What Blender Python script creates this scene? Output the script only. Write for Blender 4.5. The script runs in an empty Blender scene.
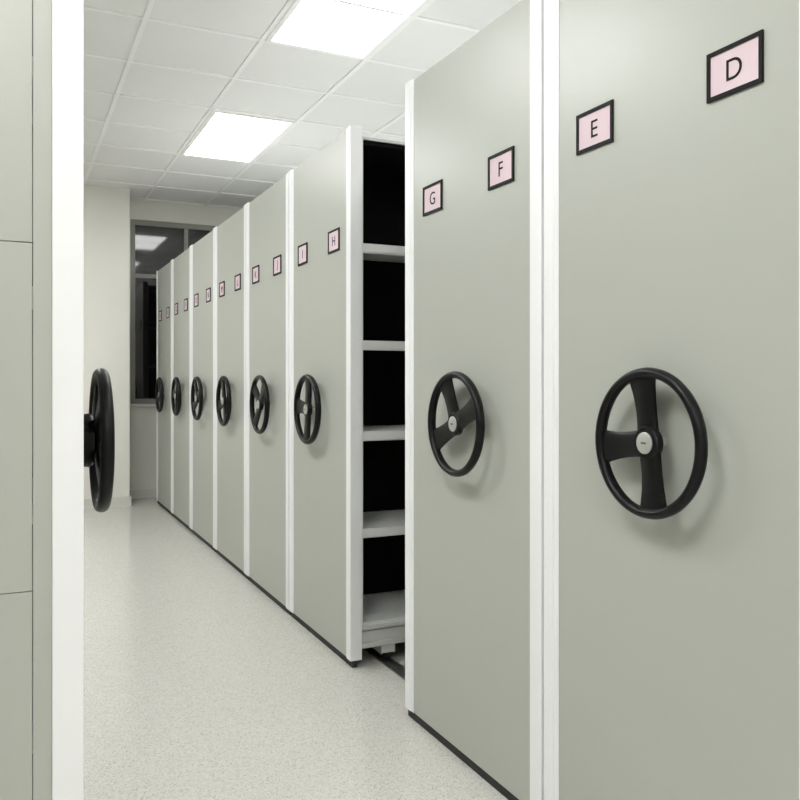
import bpy, bmesh, math, random
from mathutils import Matrix, Vector
random.seed(4)
S = bpy.context.scene
C = S.collection
S.view_settings.view_transform = 'Standard'
S.view_settings.look = 'None'
PI = math.pi

# ---------------------------------------------------------------- materials
def mat(name, col, rough=0.5, metal=0.0, var=0.04, scale=6.0, bump=0.0, bscale=200.0, spec=0.5, coat=0.0):
    m = bpy.data.materials.new(name); m.use_nodes = True
    nt = m.node_tree; N = nt.nodes; L = nt.links
    b = N['Principled BSDF']
    b.inputs['Roughness'].default_value = rough
    b.inputs['Metallic'].default_value = metal
    b.inputs['Specular IOR Level'].default_value = spec
    b.inputs['Coat Weight'].default_value = coat
    tc = N.new('ShaderNodeTexCoord')
    no = N.new('ShaderNodeTexNoise'); no.inputs['Scale'].default_value = scale; no.inputs['Detail'].default_value = 4
    L.new(tc.outputs['Object'], no.inputs['Vector'])
    r = N.new('ShaderNodeValToRGB')
    r.color_ramp.elements[0].position = 0.3; r.color_ramp.elements[1].position = 0.7
    r.color_ramp.elements[0].color = tuple(c*(1-var) for c in col)+(1,)
    r.color_ramp.elements[1].color = tuple(min(1, c*(1+var)) for c in col)+(1,)
    L.new(no.outputs['Fac'], r.inputs['Fac']); L.new(r.outputs['Color'], b.inputs['Base Color'])
    if bump > 0:
        n2 = N.new('ShaderNodeTexNoise'); n2.inputs['Scale'].default_value = bscale; n2.inputs['Detail'].default_value = 3
        L.new(tc.outputs['Object'], n2.inputs['Vector'])
        bp = N.new('ShaderNodeBump'); bp.inputs['Strength'].default_value = bump; bp.inputs['Distance'].default_value = 0.002
        L.new(n2.outputs['Fac'], bp.inputs['Height']); L.new(bp.outputs['Normal'], b.inputs['Normal'])
    return m

M_panel = mat('painted_steel_greygreen', (0.44, 0.455, 0.408), 0.34, var=0.012, scale=1.5)
M_side  = mat('painted_steel_side', (0.40, 0.415, 0.37), 0.45, var=0.015, scale=1.5)
M_top   = mat('painted_steel_top', (0.62, 0.63, 0.61), 0.7, var=0.015, scale=1.5)
M_white = mat('white_trim_paint', (0.88, 0.885, 0.89), 0.35, var=0.006)
M_shelf = mat('shelf_grey_paint', (0.76, 0.77, 0.75), 0.45, var=0.02)
M_base  = mat('carriage_grey', (0.60, 0.61, 0.58), 0.45, var=0.03)
M_black = mat('matte_black_bay_shade', (0.003, 0.003, 0.003), 0.9, var=0.1, spec=0.1)  # near-black colour puts the shade of the open bays into the surfaces
M_kick  = mat('black_rubber', (0.012, 0.012, 0.012), 0.6, var=0.1)
M_plast = mat('black_plastic', (0.003, 0.003, 0.0035), 0.38, var=0.1, spec=.25)
M_chrome= mat('dull_chrome', (0.60, 0.60, 0.57), 0.40, metal=0.7, var=0.04)
M_steel = mat('rail_steel', (0.35, 0.35, 0.34), 0.35, metal=1.0, var=0.08, scale=30)
M_card  = mat('pink_card', (0.72, 0.57, 0.62), 0.6, var=0.02)
M_ink   = mat('black_ink', (0.005, 0.005, 0.005), 0.6, var=0.05, spec=.2)
M_slot  = mat('lock_slot_grey', (0.12, 0.12, 0.11), 0.5, var=0.05)
M_wall  = mat('cream_wall_paint', (0.80, 0.785, 0.725), 0.7, var=0.02, scale=2)
M_skirt = mat('skirting_paint', (0.70, 0.69, 0.64), 0.5, var=0.02)
M_bar   = mat('ceiling_bar_white', (0.98, 0.98, 0.975), 0.5, var=0.01)
M_frame = mat('window_frame_paint', (0.30, 0.29, 0.26), 0.4, var=0.02)
M_glass = mat('night_window_glass', (0.008, 0.008, 0.008), 0.05, var=0.2, scale=1, spec=0.8)
M_tile  = mat('ceiling_tile', (0.885, 0.89, 0.875), 0.85, var=0.02, scale=1.2, bump=0.3, bscale=90)

def floor_mat():
    m = bpy.data.materials.new('speckled_vinyl_floor'); m.use_nodes = True
    nt = m.node_tree; N = nt.nodes; L = nt.links; b = N['Principled BSDF']
    b.inputs['Roughness'].default_value = 0.18
    tc = N.new('ShaderNodeTexCoord')
    v = N.new('ShaderNodeTexVoronoi'); v.inputs['Scale'].default_value = 290
    L.new(tc.outputs['Object'], v.inputs['Vector'])
    sp = N.new('ShaderNodeSeparateColor'); L.new(v.outputs['Color'], sp.inputs['Color'])
    r = N.new('ShaderNodeValToRGB'); r.color_ramp.interpolation = 'CONSTANT'
    e = r.color_ramp.elements
    e[0].position = 0.0; e[0].color = (0.44, 0.425, 0.375, 1)
    e[1].position = 0.12; e[1].color = (0.555, 0.545, 0.495, 1)
    k = e.new(0.33); k.color = (0.61, 0.60, 0.55, 1)
    k = e.new(0.75); k.color = (0.66, 0.65, 0.61, 1)
    L.new(sp.outputs['Red'], r.inputs['Fac']); L.new(r.outputs['Color'], b.inputs['Base Color'])
    return m
M_floor = floor_mat()

def emit_mat(strength):
    m = bpy.data.materials.new('light_diffuser'); m.use_nodes = True
    nt = m.node_tree; N = nt.nodes; L = nt.links; b = N['Principled BSDF']
    b.inputs['Base Color'].default_value = (0.9, 0.9, 0.88, 1)
    tc = N.new('ShaderNodeTexCoord'); no = N.new('ShaderNodeTexNoise'); no.inputs['Scale'].default_value = 40
    L.new(tc.outputs['Object'], no.inputs['Vector'])
    r = N.new('ShaderNodeValToRGB')
    r.color_ramp.elements[0].color = (0.985, 1.0, 0.99, 1); r.color_ramp.elements[1].color = (1.0, 1.0, 1.0, 1)
    L.new(no.outputs['Fac'], r.inputs['Fac']); L.new(r.outputs['Color'], b.inputs['Emission Color'])
    b.inputs['Emission Strength'].default_value = strength
    return m
M_emitA = emit_mat(23.0)
M_emitB = emit_mat(8.5)

# ---------------------------------------------------------------- mesh helpers
def box(bm, x0, x1, y0, y1, z0, z1):
    v = [bm.verts.new((x, y, z)) for z in (z0, z1) for y in (y0, y1) for x in (x0, x1)]
    for f in ((0,2,3,1), (4,5,7,6), (0,1,5,4), (2,6,7,3), (0,4,6,2), (1,3,7,5)):
        bm.faces.new([v[i] for i in f])

def mesh(name, bm, m, bevel=0.0, smooth=False, segs=2):
    bmesh.ops.recalc_face_normals(bm, faces=bm.faces[:])
    if bevel > 0:
        ed = [e for e in bm.edges if len(e.link_faces) == 2 and e.calc_face_angle(0) > 0.6]
        bmesh.ops.bevel(bm, geom=ed, offset=bevel, segments=segs, affect='EDGES', profile=0.5)
    me = bpy.data.meshes.new(name); bm.to_mesh(me); bm.free()
    me.materials.append(m)
    if smooth:
        for p in me.polygons: p.use_smooth = True
        try: me.set_sharp_from_angle(angle=math.radians(40))
        except Exception: pass
    return me

def link(name, me, parent=None, loc=None):
    o = bpy.data.objects.new(name, me); C.objects.link(o)
    if parent: o.parent = parent
    if loc: o.location = loc
    return o

def boxes(name, lst, m, bevel=0.0):
    bm = bmesh.new()
    for b in lst: box(bm, *b)
    return mesh(name, bm, m, bevel)

def struct(name, me, label=None):
    o = link(name, me); o['kind'] = 'structure'
    if label: o['label'] = label
    return o

def prism(bm, pts, z0, z1):
    a = [bm.verts.new((x, y, z0)) for x, y in pts]; b = [bm.verts.new((x, y, z1)) for x, y in pts]
    n = len(pts)
    bm.faces.new(a[::-1]); bm.faces.new(b)
    for i in range(n): bm.faces.new((a[i], a[(i+1) % n], b[(i+1) % n], b[i]))

def lathe_x(bm, prof, n=40):      # prof: (x, r), spun about the x axis
    rings = []
    for x, r in prof:
        if r < 1e-6: rings.append([bm.verts.new((x, 0, 0))])
        else: rings.append([bm.verts.new((x, r*math.cos(2*PI*i/n), r*math.sin(2*PI*i/n))) for i in range(n)])
    for a, b in zip(rings[:-1], rings[1:]):
        for i in range(n):
            j = (i+1) % n
            if len(a) == 1 and len(b) == 1: continue
            if len(a) == 1: bm.faces.new((a[0], b[i], b[j]))
            elif len(b) == 1: bm.faces.new((a[i], a[j], b[0]))
            else: bm.faces.new((a[i], a[j], b[j], b[i]))

# ---------------------------------------------------------------- setting
X0, X1, Y0, Y1, H = -3.6, 4.8, -2.6, 8.45, 3.0
struct('floor', boxes('floor', [(X0, X1, Y0, Y1, -0.1, 0.0)], M_floor))
struct('ceiling', boxes('ceiling', [(X0, X1, Y0, Y1, H, H+0.1)], M_tile))
struct('wall_left', boxes('wall_left', [(X0-0.12, X0, Y0, Y1, 0, H)], M_wall))
struct('wall_right', boxes('wall_right', [(X1, X1+0.12, Y0, Y1, 0, H)], M_wall))
struct('wall_front', boxes('wall_front', [(X0-.12, X1+.12, Y0-0.12, Y0, 0, H)], M_wall))
WX0, WX1, WZ0, WZ1 = 1.065, 3.50, 0.95, 2.80
struct('wall_back', boxes('wall_back', [(X0-.12, WX0, Y1, Y1+.15, 0, H), (WX1, X1+.12, Y1, Y1+.15, 0, H),
        (WX0, WX1, Y1, Y1+.15, 0, WZ0), (WX0, WX1, Y1, Y1+.15, WZ1, H)], M_wall))
struct('wall_column', boxes('wall_column', [(-0.1, 1.005, 8.02, Y1-0.001, 0, H)], M_wall, 0.004))
w = struct('window_1', boxes('window_frame', [
        (WX0, WX0+.05, Y1+.03, Y1+.10, WZ0, WZ1), (WX1-.05, WX1, Y1+.03, Y1+.10, WZ0, WZ1),
        (WX0+.05, WX1-.05, Y1+.03, Y1+.10, WZ1-.05, WZ1), (WX0+.05, WX1-.05, Y1+.03, Y1+.10, WZ0, WZ0+.05),
        (WX0+.05, WX1-.05, Y1+.035, Y1+.095, 2.22, 2.26),
        (1.60, 1.64, Y1+.035, Y1+.095, WZ0+.05, WZ1-.05), (2.30, 2.34, Y1+.035, Y1+.095, WZ0+.05, WZ1-.05),
        (2.95, 2.99, Y1+.035, Y1+.095, WZ0+.05, WZ1-.05)], M_frame))
link('window_pane', boxes('window_pane', [(WX0+.03, WX1-.03, Y1+.06, Y1+.07, WZ0+.03, WZ1-.03)], M_glass), w)
link('window_sill', boxes('window_sill', [(WX0-.03, WX1+.03, Y1-.04, Y1+.03, WZ0-.03, WZ0)], M_skirt, .003), w)
struct('baseboard_back', boxes('baseboard_back', [(1.025, X1, Y1-.014, Y1, 0, .09)], M_skirt, .003))
struct('baseboard_column', boxes('baseboard_column', [(-0.114, 1.019, 8.006, 8.02, 0, .09), (1.005, 1.019, 8.021, Y1, 0, .09)], M_skirt))
struct('baseboard_left', boxes('baseboard_left', [(X0, X0+.014, Y0, Y1, 0, .09)], M_skirt))
struct('baseboard_right', boxes('baseboard_right', [(X1-.014, X1, Y0, Y1-.02, 0, .09)], M_skirt))

# ceiling grid, 0.6 m module
lst = []
gx = -3.6
while gx < X1:
    lst.append((gx-.013, gx+.013, Y0, Y1, H-.008, H)); gx += 0.6
gy = -2.4
while gy < Y1:
    lst.append((X0, X1, gy-.013, gy+.013, H-.0075, H)); gy += 0.6
struct('trim_1', boxes('ceiling_grid', lst, M_bar), 'white suspended ceiling grid between the tiles')

# ceiling lights
fr = boxes('light_frame', [(-.288, -.262, -.588, .588, -.014, 0), (.262, .288, -.588, .588, -.014, 0),
                           (-.262, .262, -.588, -.562, -.014, 0), (-.262, .262, .562, .588, -.014, 0)], M_bar)
dfA = boxes('light_diffuser', [(-.262, .262, -.562, .562, -.006, -.001)], M_emitA)
dfB = boxes('light_diffuser', [(-.262, .262, -.562, .562, -.006, -.001)], M_emitB)
where = {(-.3): 'left of the aisle', 1.5: 'over the shelving end panels', 3.3: 'far over the shelving bodies'}
step = {-1.2: 'behind the viewer', 1.2: 'by the nearest unit', 3.6: 'level with the open gap', 6.0: 'nearest the dark window'}
for px in (-.3, 1.5, 3.3):
    for py in (-1.2, 1.2, 3.6, 6.0):
        t = link('ceiling_light', None, loc=(px, py, H-.001))
        t['label'] = 'white rectangular ceiling light %s, %s' % (where[px], step[py])
        t['category'] = 'ceiling light'; t['group'] = 'recessed ceiling lights'
        link('frame', fr, t); link('diffuser', dfA if px < 0 else dfB, t)

# ---------------------------------------------------------------- shelving unit parts (local: face at x=0 looking to -x)
W = 0.41; TOP = 2.24; LEN = 3.15
P = {}
P['end_panel'] = boxes('end_panel', [(0, .03, -.403, .403, .03, TOP-.004)], M_panel, .002)
def trim(sg):
    bm = bmesh.new()
    prism(bm, [(-.006, sg*W), (-.006, sg*(W-.040)), (-.002, sg*(W-.0425)), (-.002, sg*(W-.058)),
               (-.0005, sg*(W-.060)), (-.0005, sg*(W-.006)), (.046, sg*(W-.006)), (.046, sg*W)], .03, TOP)
    return mesh('corner_trim', bm, M_white, .001, segs=1)
P['trimA'] = trim(-1); P['trimB'] = trim(1)
P['kick'] = boxes('kick_strip', [(.004, .024, -.405, .405, 0.002, .03)], M_kick)
P['base'] = boxes('carriage_base', [(.047, LEN, -.396, -.36, .085, .165), (.047, LEN, .36, .396, .085, .165),
                                    (.047, .09, -.36, .36, .085, .165), (LEN-.05, LEN, -.36, .36, .085, .165),
                                    (1.5, 1.56, -.36, .36, .085, .165),
                                    (.047, LEN, -.409, -.36, .150, .165), (.047, LEN, .36, .409, .150, .165),
                                    (.047, LEN, -.409, -.39, .075, .095), (.047, LEN, .39, .409, .075, .095)], M_base, .0015)
# U-shaped bracket round a track wheel, centred on x=0, y=0
P['bracket'] = boxes('axle_bracket', [(-.031, -.026, -.05, .06, -.015, .034), (.026, .031, -.05, .06, -.015, .034), (-.031, .031, -.056, -.05, -.010, .030)], M_base)
P['post'] = boxes('upright', [(0, .02, -.008, .008, .165, 2.19)], M_shelf)
def shelf_me(m, name='shelf'):
    bm = bmesh.new()
    box(bm, .03, LEN, -.40, .40, .022, .03)
    for s in (-1, 1):
        a, b = sorted((s*.40, s*.388)); box(bm, .052, LEN, a, b, -.005, .03)
        a, b = sorted((s*.396, s*.38)); box(bm, .052, LEN, a, b, -.010, -.005)
    return mesh(name, bm, m, .001)
P['shelf'] = shelf_me(M_shelf)
P['topshelf'] = boxes('top_shelf', [(.03, LEN, -.40, .40, .016, .028)], M_top, .001)
P['divider'] = boxes('center_divider', [(.031, LEN, -.01, .01, .185, 2.17)], M_black)  # divider coloured near-black to darken the bay interior
P['shade_lining'] = boxes('bay_shade_lining', [(.0305, .0315, -.387, .387, .185, 2.17), (.032, LEN, -.399, .399, 2.171, 2.190)], M_black)  # added black sheets: painted shade under the top shelf and behind the end panel
P['endfar'] = boxes('rear_panel', [(LEN, LEN+.02, -.405, .405, .08, 2.22)], M_side)
def caster():
    bm = bmesh.new(); r = .044
    lathe_x(bm, [(-.014, 0), (-.014, .040), (-.011, r), (.011, r), (.014, .040), (.014, .014), (.022, .012), (.022, 0)], 24)
    return mesh('track_wheel', bm, M_kick, smooth=True)
P['caster'] = caster()

# hand wheel
RR = 0.150
def rim():
    bm = bmesh.new(); n, k = 72, 14
    rings = []
    for i in range(n):
        a = 2*PI*i/n; ring = []
        for j in range(k):
            b = 2*PI*j/k
            r = RR + .0110*math.cos(b); x = .0140*math.sin(b)
            ring.append(bm.verts.new((x, r*math.cos(a), r*math.sin(a))))
        rings.append(ring)
    for i in range(n):
        for j in range(k):
            bm.faces.new((rings[i][j], rings[(i+1) % n][j], rings[(i+1) % n][(j+1) % k], rings[i][(j+1) % k]))
    return mesh('hand_wheel', bm, M_plast, smooth=True)
def spoke():
    bm = bmesh.new()
    st = [(.012, .030, .004, .014), (.040, .028, .005, .014), (.07, .028, .005, .013), (.10, .0305, .004, .012), (.128, .035, .002, .011), (.149, .041, .001, .008)]
    rings = []
    for y, hw, cx, th in st:
        ring = []
        for (a, b) in ((-1, -.35), (-.75, -1), (.75, -1), (1, -.35), (1, .5), (.8, 1), (-.8, 1), (-1, .5)):
            yy = y - (abs(a)*hw)**2*3.2*(y/.149)
            ring.append(bm.verts.new((cx + b*th*.6, yy, a*hw)))
        rings.append(ring)
    for A, B in zip(rings[:-1], rings[1:]):
        for i in range(8): bm.faces.new((A[i], A[(i+1) % 8], B[(i+1) % 8], B[i]))
    bm.faces.new(rings[0][::-1]); bm.faces.new(rings[-1])
    return mesh('spoke', bm, M_plast, smooth=True)
def hub():
    bm = bmesh.new()
    lathe_x(bm, [(.018, 0), (.018, .026), (.012, .035), (-.003, .036), (-.007, .033), (-.007, 0)], 36)
    return mesh('hub', bm, M_plast, smooth=True)
def boss():
    bm = bmesh.new()
    lathe_x(bm, [(.070, 0), (.070, .052), (.060, .056), (.040, .058), (.025, .060), (.017, .055), (.017, 0)], 36)
    return mesh('boss', bm, M_plast, smooth=True)
def axle():
    bm = bmesh.new()
    lathe_x(bm, [(.074, 0), (.074, .0105), (.017, .0105), (.017, 0)], 24)
    return mesh('axle', bm, M_panel, smooth=True)
def cap():
    bm = bmesh.new()
    lathe_x(bm, [(-.006, 0), (-.006, .0235), (-.0095, .0228), (-.0105, .021), (-.0105, 0)], 32)
    return mesh('hub_cap', bm, M_chrome, smooth=True)
def lock():
    bm = bmesh.new()
    box(bm, -.0112, -.010, -.0075, .0075, -.002, .002)
    return mesh('lock_slot', bm, M_slot)
W_rim, W_spoke, W_hub, W_cap, W_axle, W_lock, W_boss = rim(), spoke(), hub(), cap(), axle(), lock(), boss()

def add_wheel(root, ang, yoff, out, bossy=False):
    r = link('hand_wheel', W_rim, root, (-out, yoff, 1.056))
    r['label'] = 'black three-spoke hand wheel'
    for k in range(3):
        a = math.radians(ang + 90*k)         # angle as seen from the aisle: right = -y, up = z
        d = Vector((0, -math.cos(a), math.sin(a)))
        s = link('spoke', W_spoke, r)
        X = Vector((1, 0, 0)); Z = X.cross(d)
        s.matrix_local = Matrix((X, d, Z)).transposed().to_4x4()
    link('hub', W_hub, r)
    if bossy: link('boss', W_boss, r)
    else: link('axle', W_axle, r)
    c = link('hub_cap', W_cap, r); c['label'] = 'round dull metal hub cap'
    link('lock_slot', W_lock, r)

HW, HH, FB = .067, .0485, .0085
P_hold = boxes('label_holder', [(-.005, -.0003, -HW, HW, HH-FB, HH), (-.005, -.0003, -HW, HW, -HH, -HH+FB),
                                (-.005, -.0003, -HW, -HW+FB, -HH+FB, HH-FB), (-.005, -.0003, HW-FB, HW, -HH+FB, HH-FB)], M_ink)
P_card = boxes('card', [(-.0025, -.0005, -HW+FB, HW-FB, -HH+FB, HH-FB)], M_card)
R_TXT = Matrix(((0, 0, -1), (-1, 0, 0), (0, 1, 0))).to_4x4()
def letter_mesh(ch):
    cu = bpy.data.curves.new('letter_'+ch, 'FONT'); cu.body = ch; cu.size = .060; cu.extrude = .0003
    cu.align_x = 'CENTER'; cu.align_y = 'CENTER'
    o = bpy.data.objects.new('tmp', cu); C.objects.link(o)
    bpy.context.view_layer.update()
    me = bpy.data.meshes.new_from_object(o.evaluated_get(bpy.context.evaluated_depsgraph_get()))
    bpy.data.objects.remove(o)
    xs = [v.co.x for v in me.vertices]; ys = [v.co.y for v in me.vertices]
    cx, cy = (min(xs)+max(xs))/2, (min(ys)+max(ys))/2
    for v in me.vertices: v.co.x -= cx; v.co.y -= cy
    me.transform(R_TXT); me.materials.clear(); me.materials.append(M_ink)
    return me

def make_unit(loc, rot, letters, ang, label, wheel_off=-.017, out=.045, closed=False):
    t = link('mobile_shelving_unit', None, loc=loc); t.rotation_euler = (0, 0, rot)
    t['label'] = label; t['category'] = 'shelving unit'
    t['group'] = 'mobile shelving units along the aisle'
    link('end_panel', P['end_panel'], t)
    for k in ('trimA', 'trimB'):
        c = link('corner_trim', P[k], t); c['label'] = 'white metal corner trim'
    link('kick_strip', P['kick'], t); link('carriage_base', P['base'], t)
    link('center_divider', P['divider'], t); link('bay_shade_lining', P['shade_lining'], t); link('rear_panel', P['endfar'], t)
    for x in (.0325, 1.05, 2.08, LEN-.025):
        for s in (-1, 1): link('upright', P['post'], t, (x, s*.397, 0))
    for z in (.150, .540, .945, 1.325, 1.730): link('shelf', P['shelf'], t, (0, 0, z))
    link('top_shelf', P['topshelf'], t, (0, 0, 2.176))
    for x in (.17, 2.8):
        for s in (-1, 1):
            link('track_wheel', P['caster'], t, (x, s*.33, .050))
            b = link('axle_bracket', P['bracket'], t, (x, s*.345, .050))
            if s > 0: b.rotation_euler = (0, 0, PI)
    add_wheel(t, ang, wheel_off, out, closed)
    for ch, y in zip(letters, (-.2085, .2085)):
        h = link('label_holder', P_hold, t, (0, y, 1.794))
        c = link('card', P_card, h); c['label'] = 'pale pink card'
        l = link('letter', letter_mesh(ch), h, (-.0029, 0, 0)); l['label'] = 'black letter ' + ch
    if closed:
        link('side_strip', boxes('side_strip', [(.0465, .0770, .4015, .4075, .03, 2.2)], M_panel, .001), t)
        for z0, z1 in ((.10, .8195), (.821, 1.4295), (1.431, 2.0395), (2.041, 2.2)):
            link('side_panel', boxes('side_panel', [(.078, LEN, .4015, .4085, z0, z1)], M_panel, .0008), t)
    return t

PX = 1.263; PITCH = .83
rows = [(1.343, 'DE', 97, 'large grey-green mobile shelving end with cards D and E, nearest on the right'),
        (2.173, 'FG', 25, 'grey-green mobile shelving unit with cards F and G, just before the open gap'),
        (3.507, 'HI', 85, 'mobile shelving unit with cards H and I, its dark open shelves facing the gap'),
        (4.337, 'JK', 50, 'mobile shelving unit with cards J and K, next beyond the H and I unit'),
        (5.167, 'LM', 105, 'second mobile shelving unit beyond the one with cards H and I'),
        (5.997, 'NO', 30, 'third mobile shelving unit beyond the one with cards H and I'),
        (6.827, 'PQ', 80, 'mobile shelving unit just before the last one by the dark window'),
        (7.657, 'RS', 110, 'farthest mobile shelving unit, last in the row by the dark window')]
for y, ch, a, lab in rows:
    make_unit((PX, y, 0), 0, ch, a, lab, wheel_off=(.02 if ch == 'HI' else -.017))
make_unit((.110, 1.965, 0), PI, '', 45, 'shelving unit at the left edge with closed seamed side and wheel seen edge-on', wheel_off=.04, out=.069, closed=True)

# floor rails
for i, x in enumerate((PX+.17, PX+2.8)):
    o = link('floor_rail', boxes('floor_rail', [(x-.022, x+.022, .7, 8.2, 0, .0055), (x-.03, x-.024, .7, 8.2, 0, .003), (x+.024, x+.03, .7, 8.2, 0, .003)], M_steel))
    o['label'] = ('steel floor rail crossing the gap just behind the end panels', 'steel floor rail deep under the rear of the shelving units')[i]
    o['category'] = 'rail'

# ---------------------------------------------------------------- world + camera
wd = bpy.data.worlds.new('World'); S.world = wd; wd.use_nodes = True
wd.node_tree.nodes['Background'].inputs[0].default_value = (.05, .05, .055, 1)
cam = bpy.data.cameras.new('Camera'); co = bpy.data.objects.new('Camera', cam); C.objects.link(co)
cam.sensor_width = 36; cam.lens = 36.0*810/800; cam.shift_y = -0.025; cam.clip_start = .02
co.location = (0, 0, 1.19); co.rotation_euler = (PI/2, 0, -math.atan(388/810))
S.camera = co
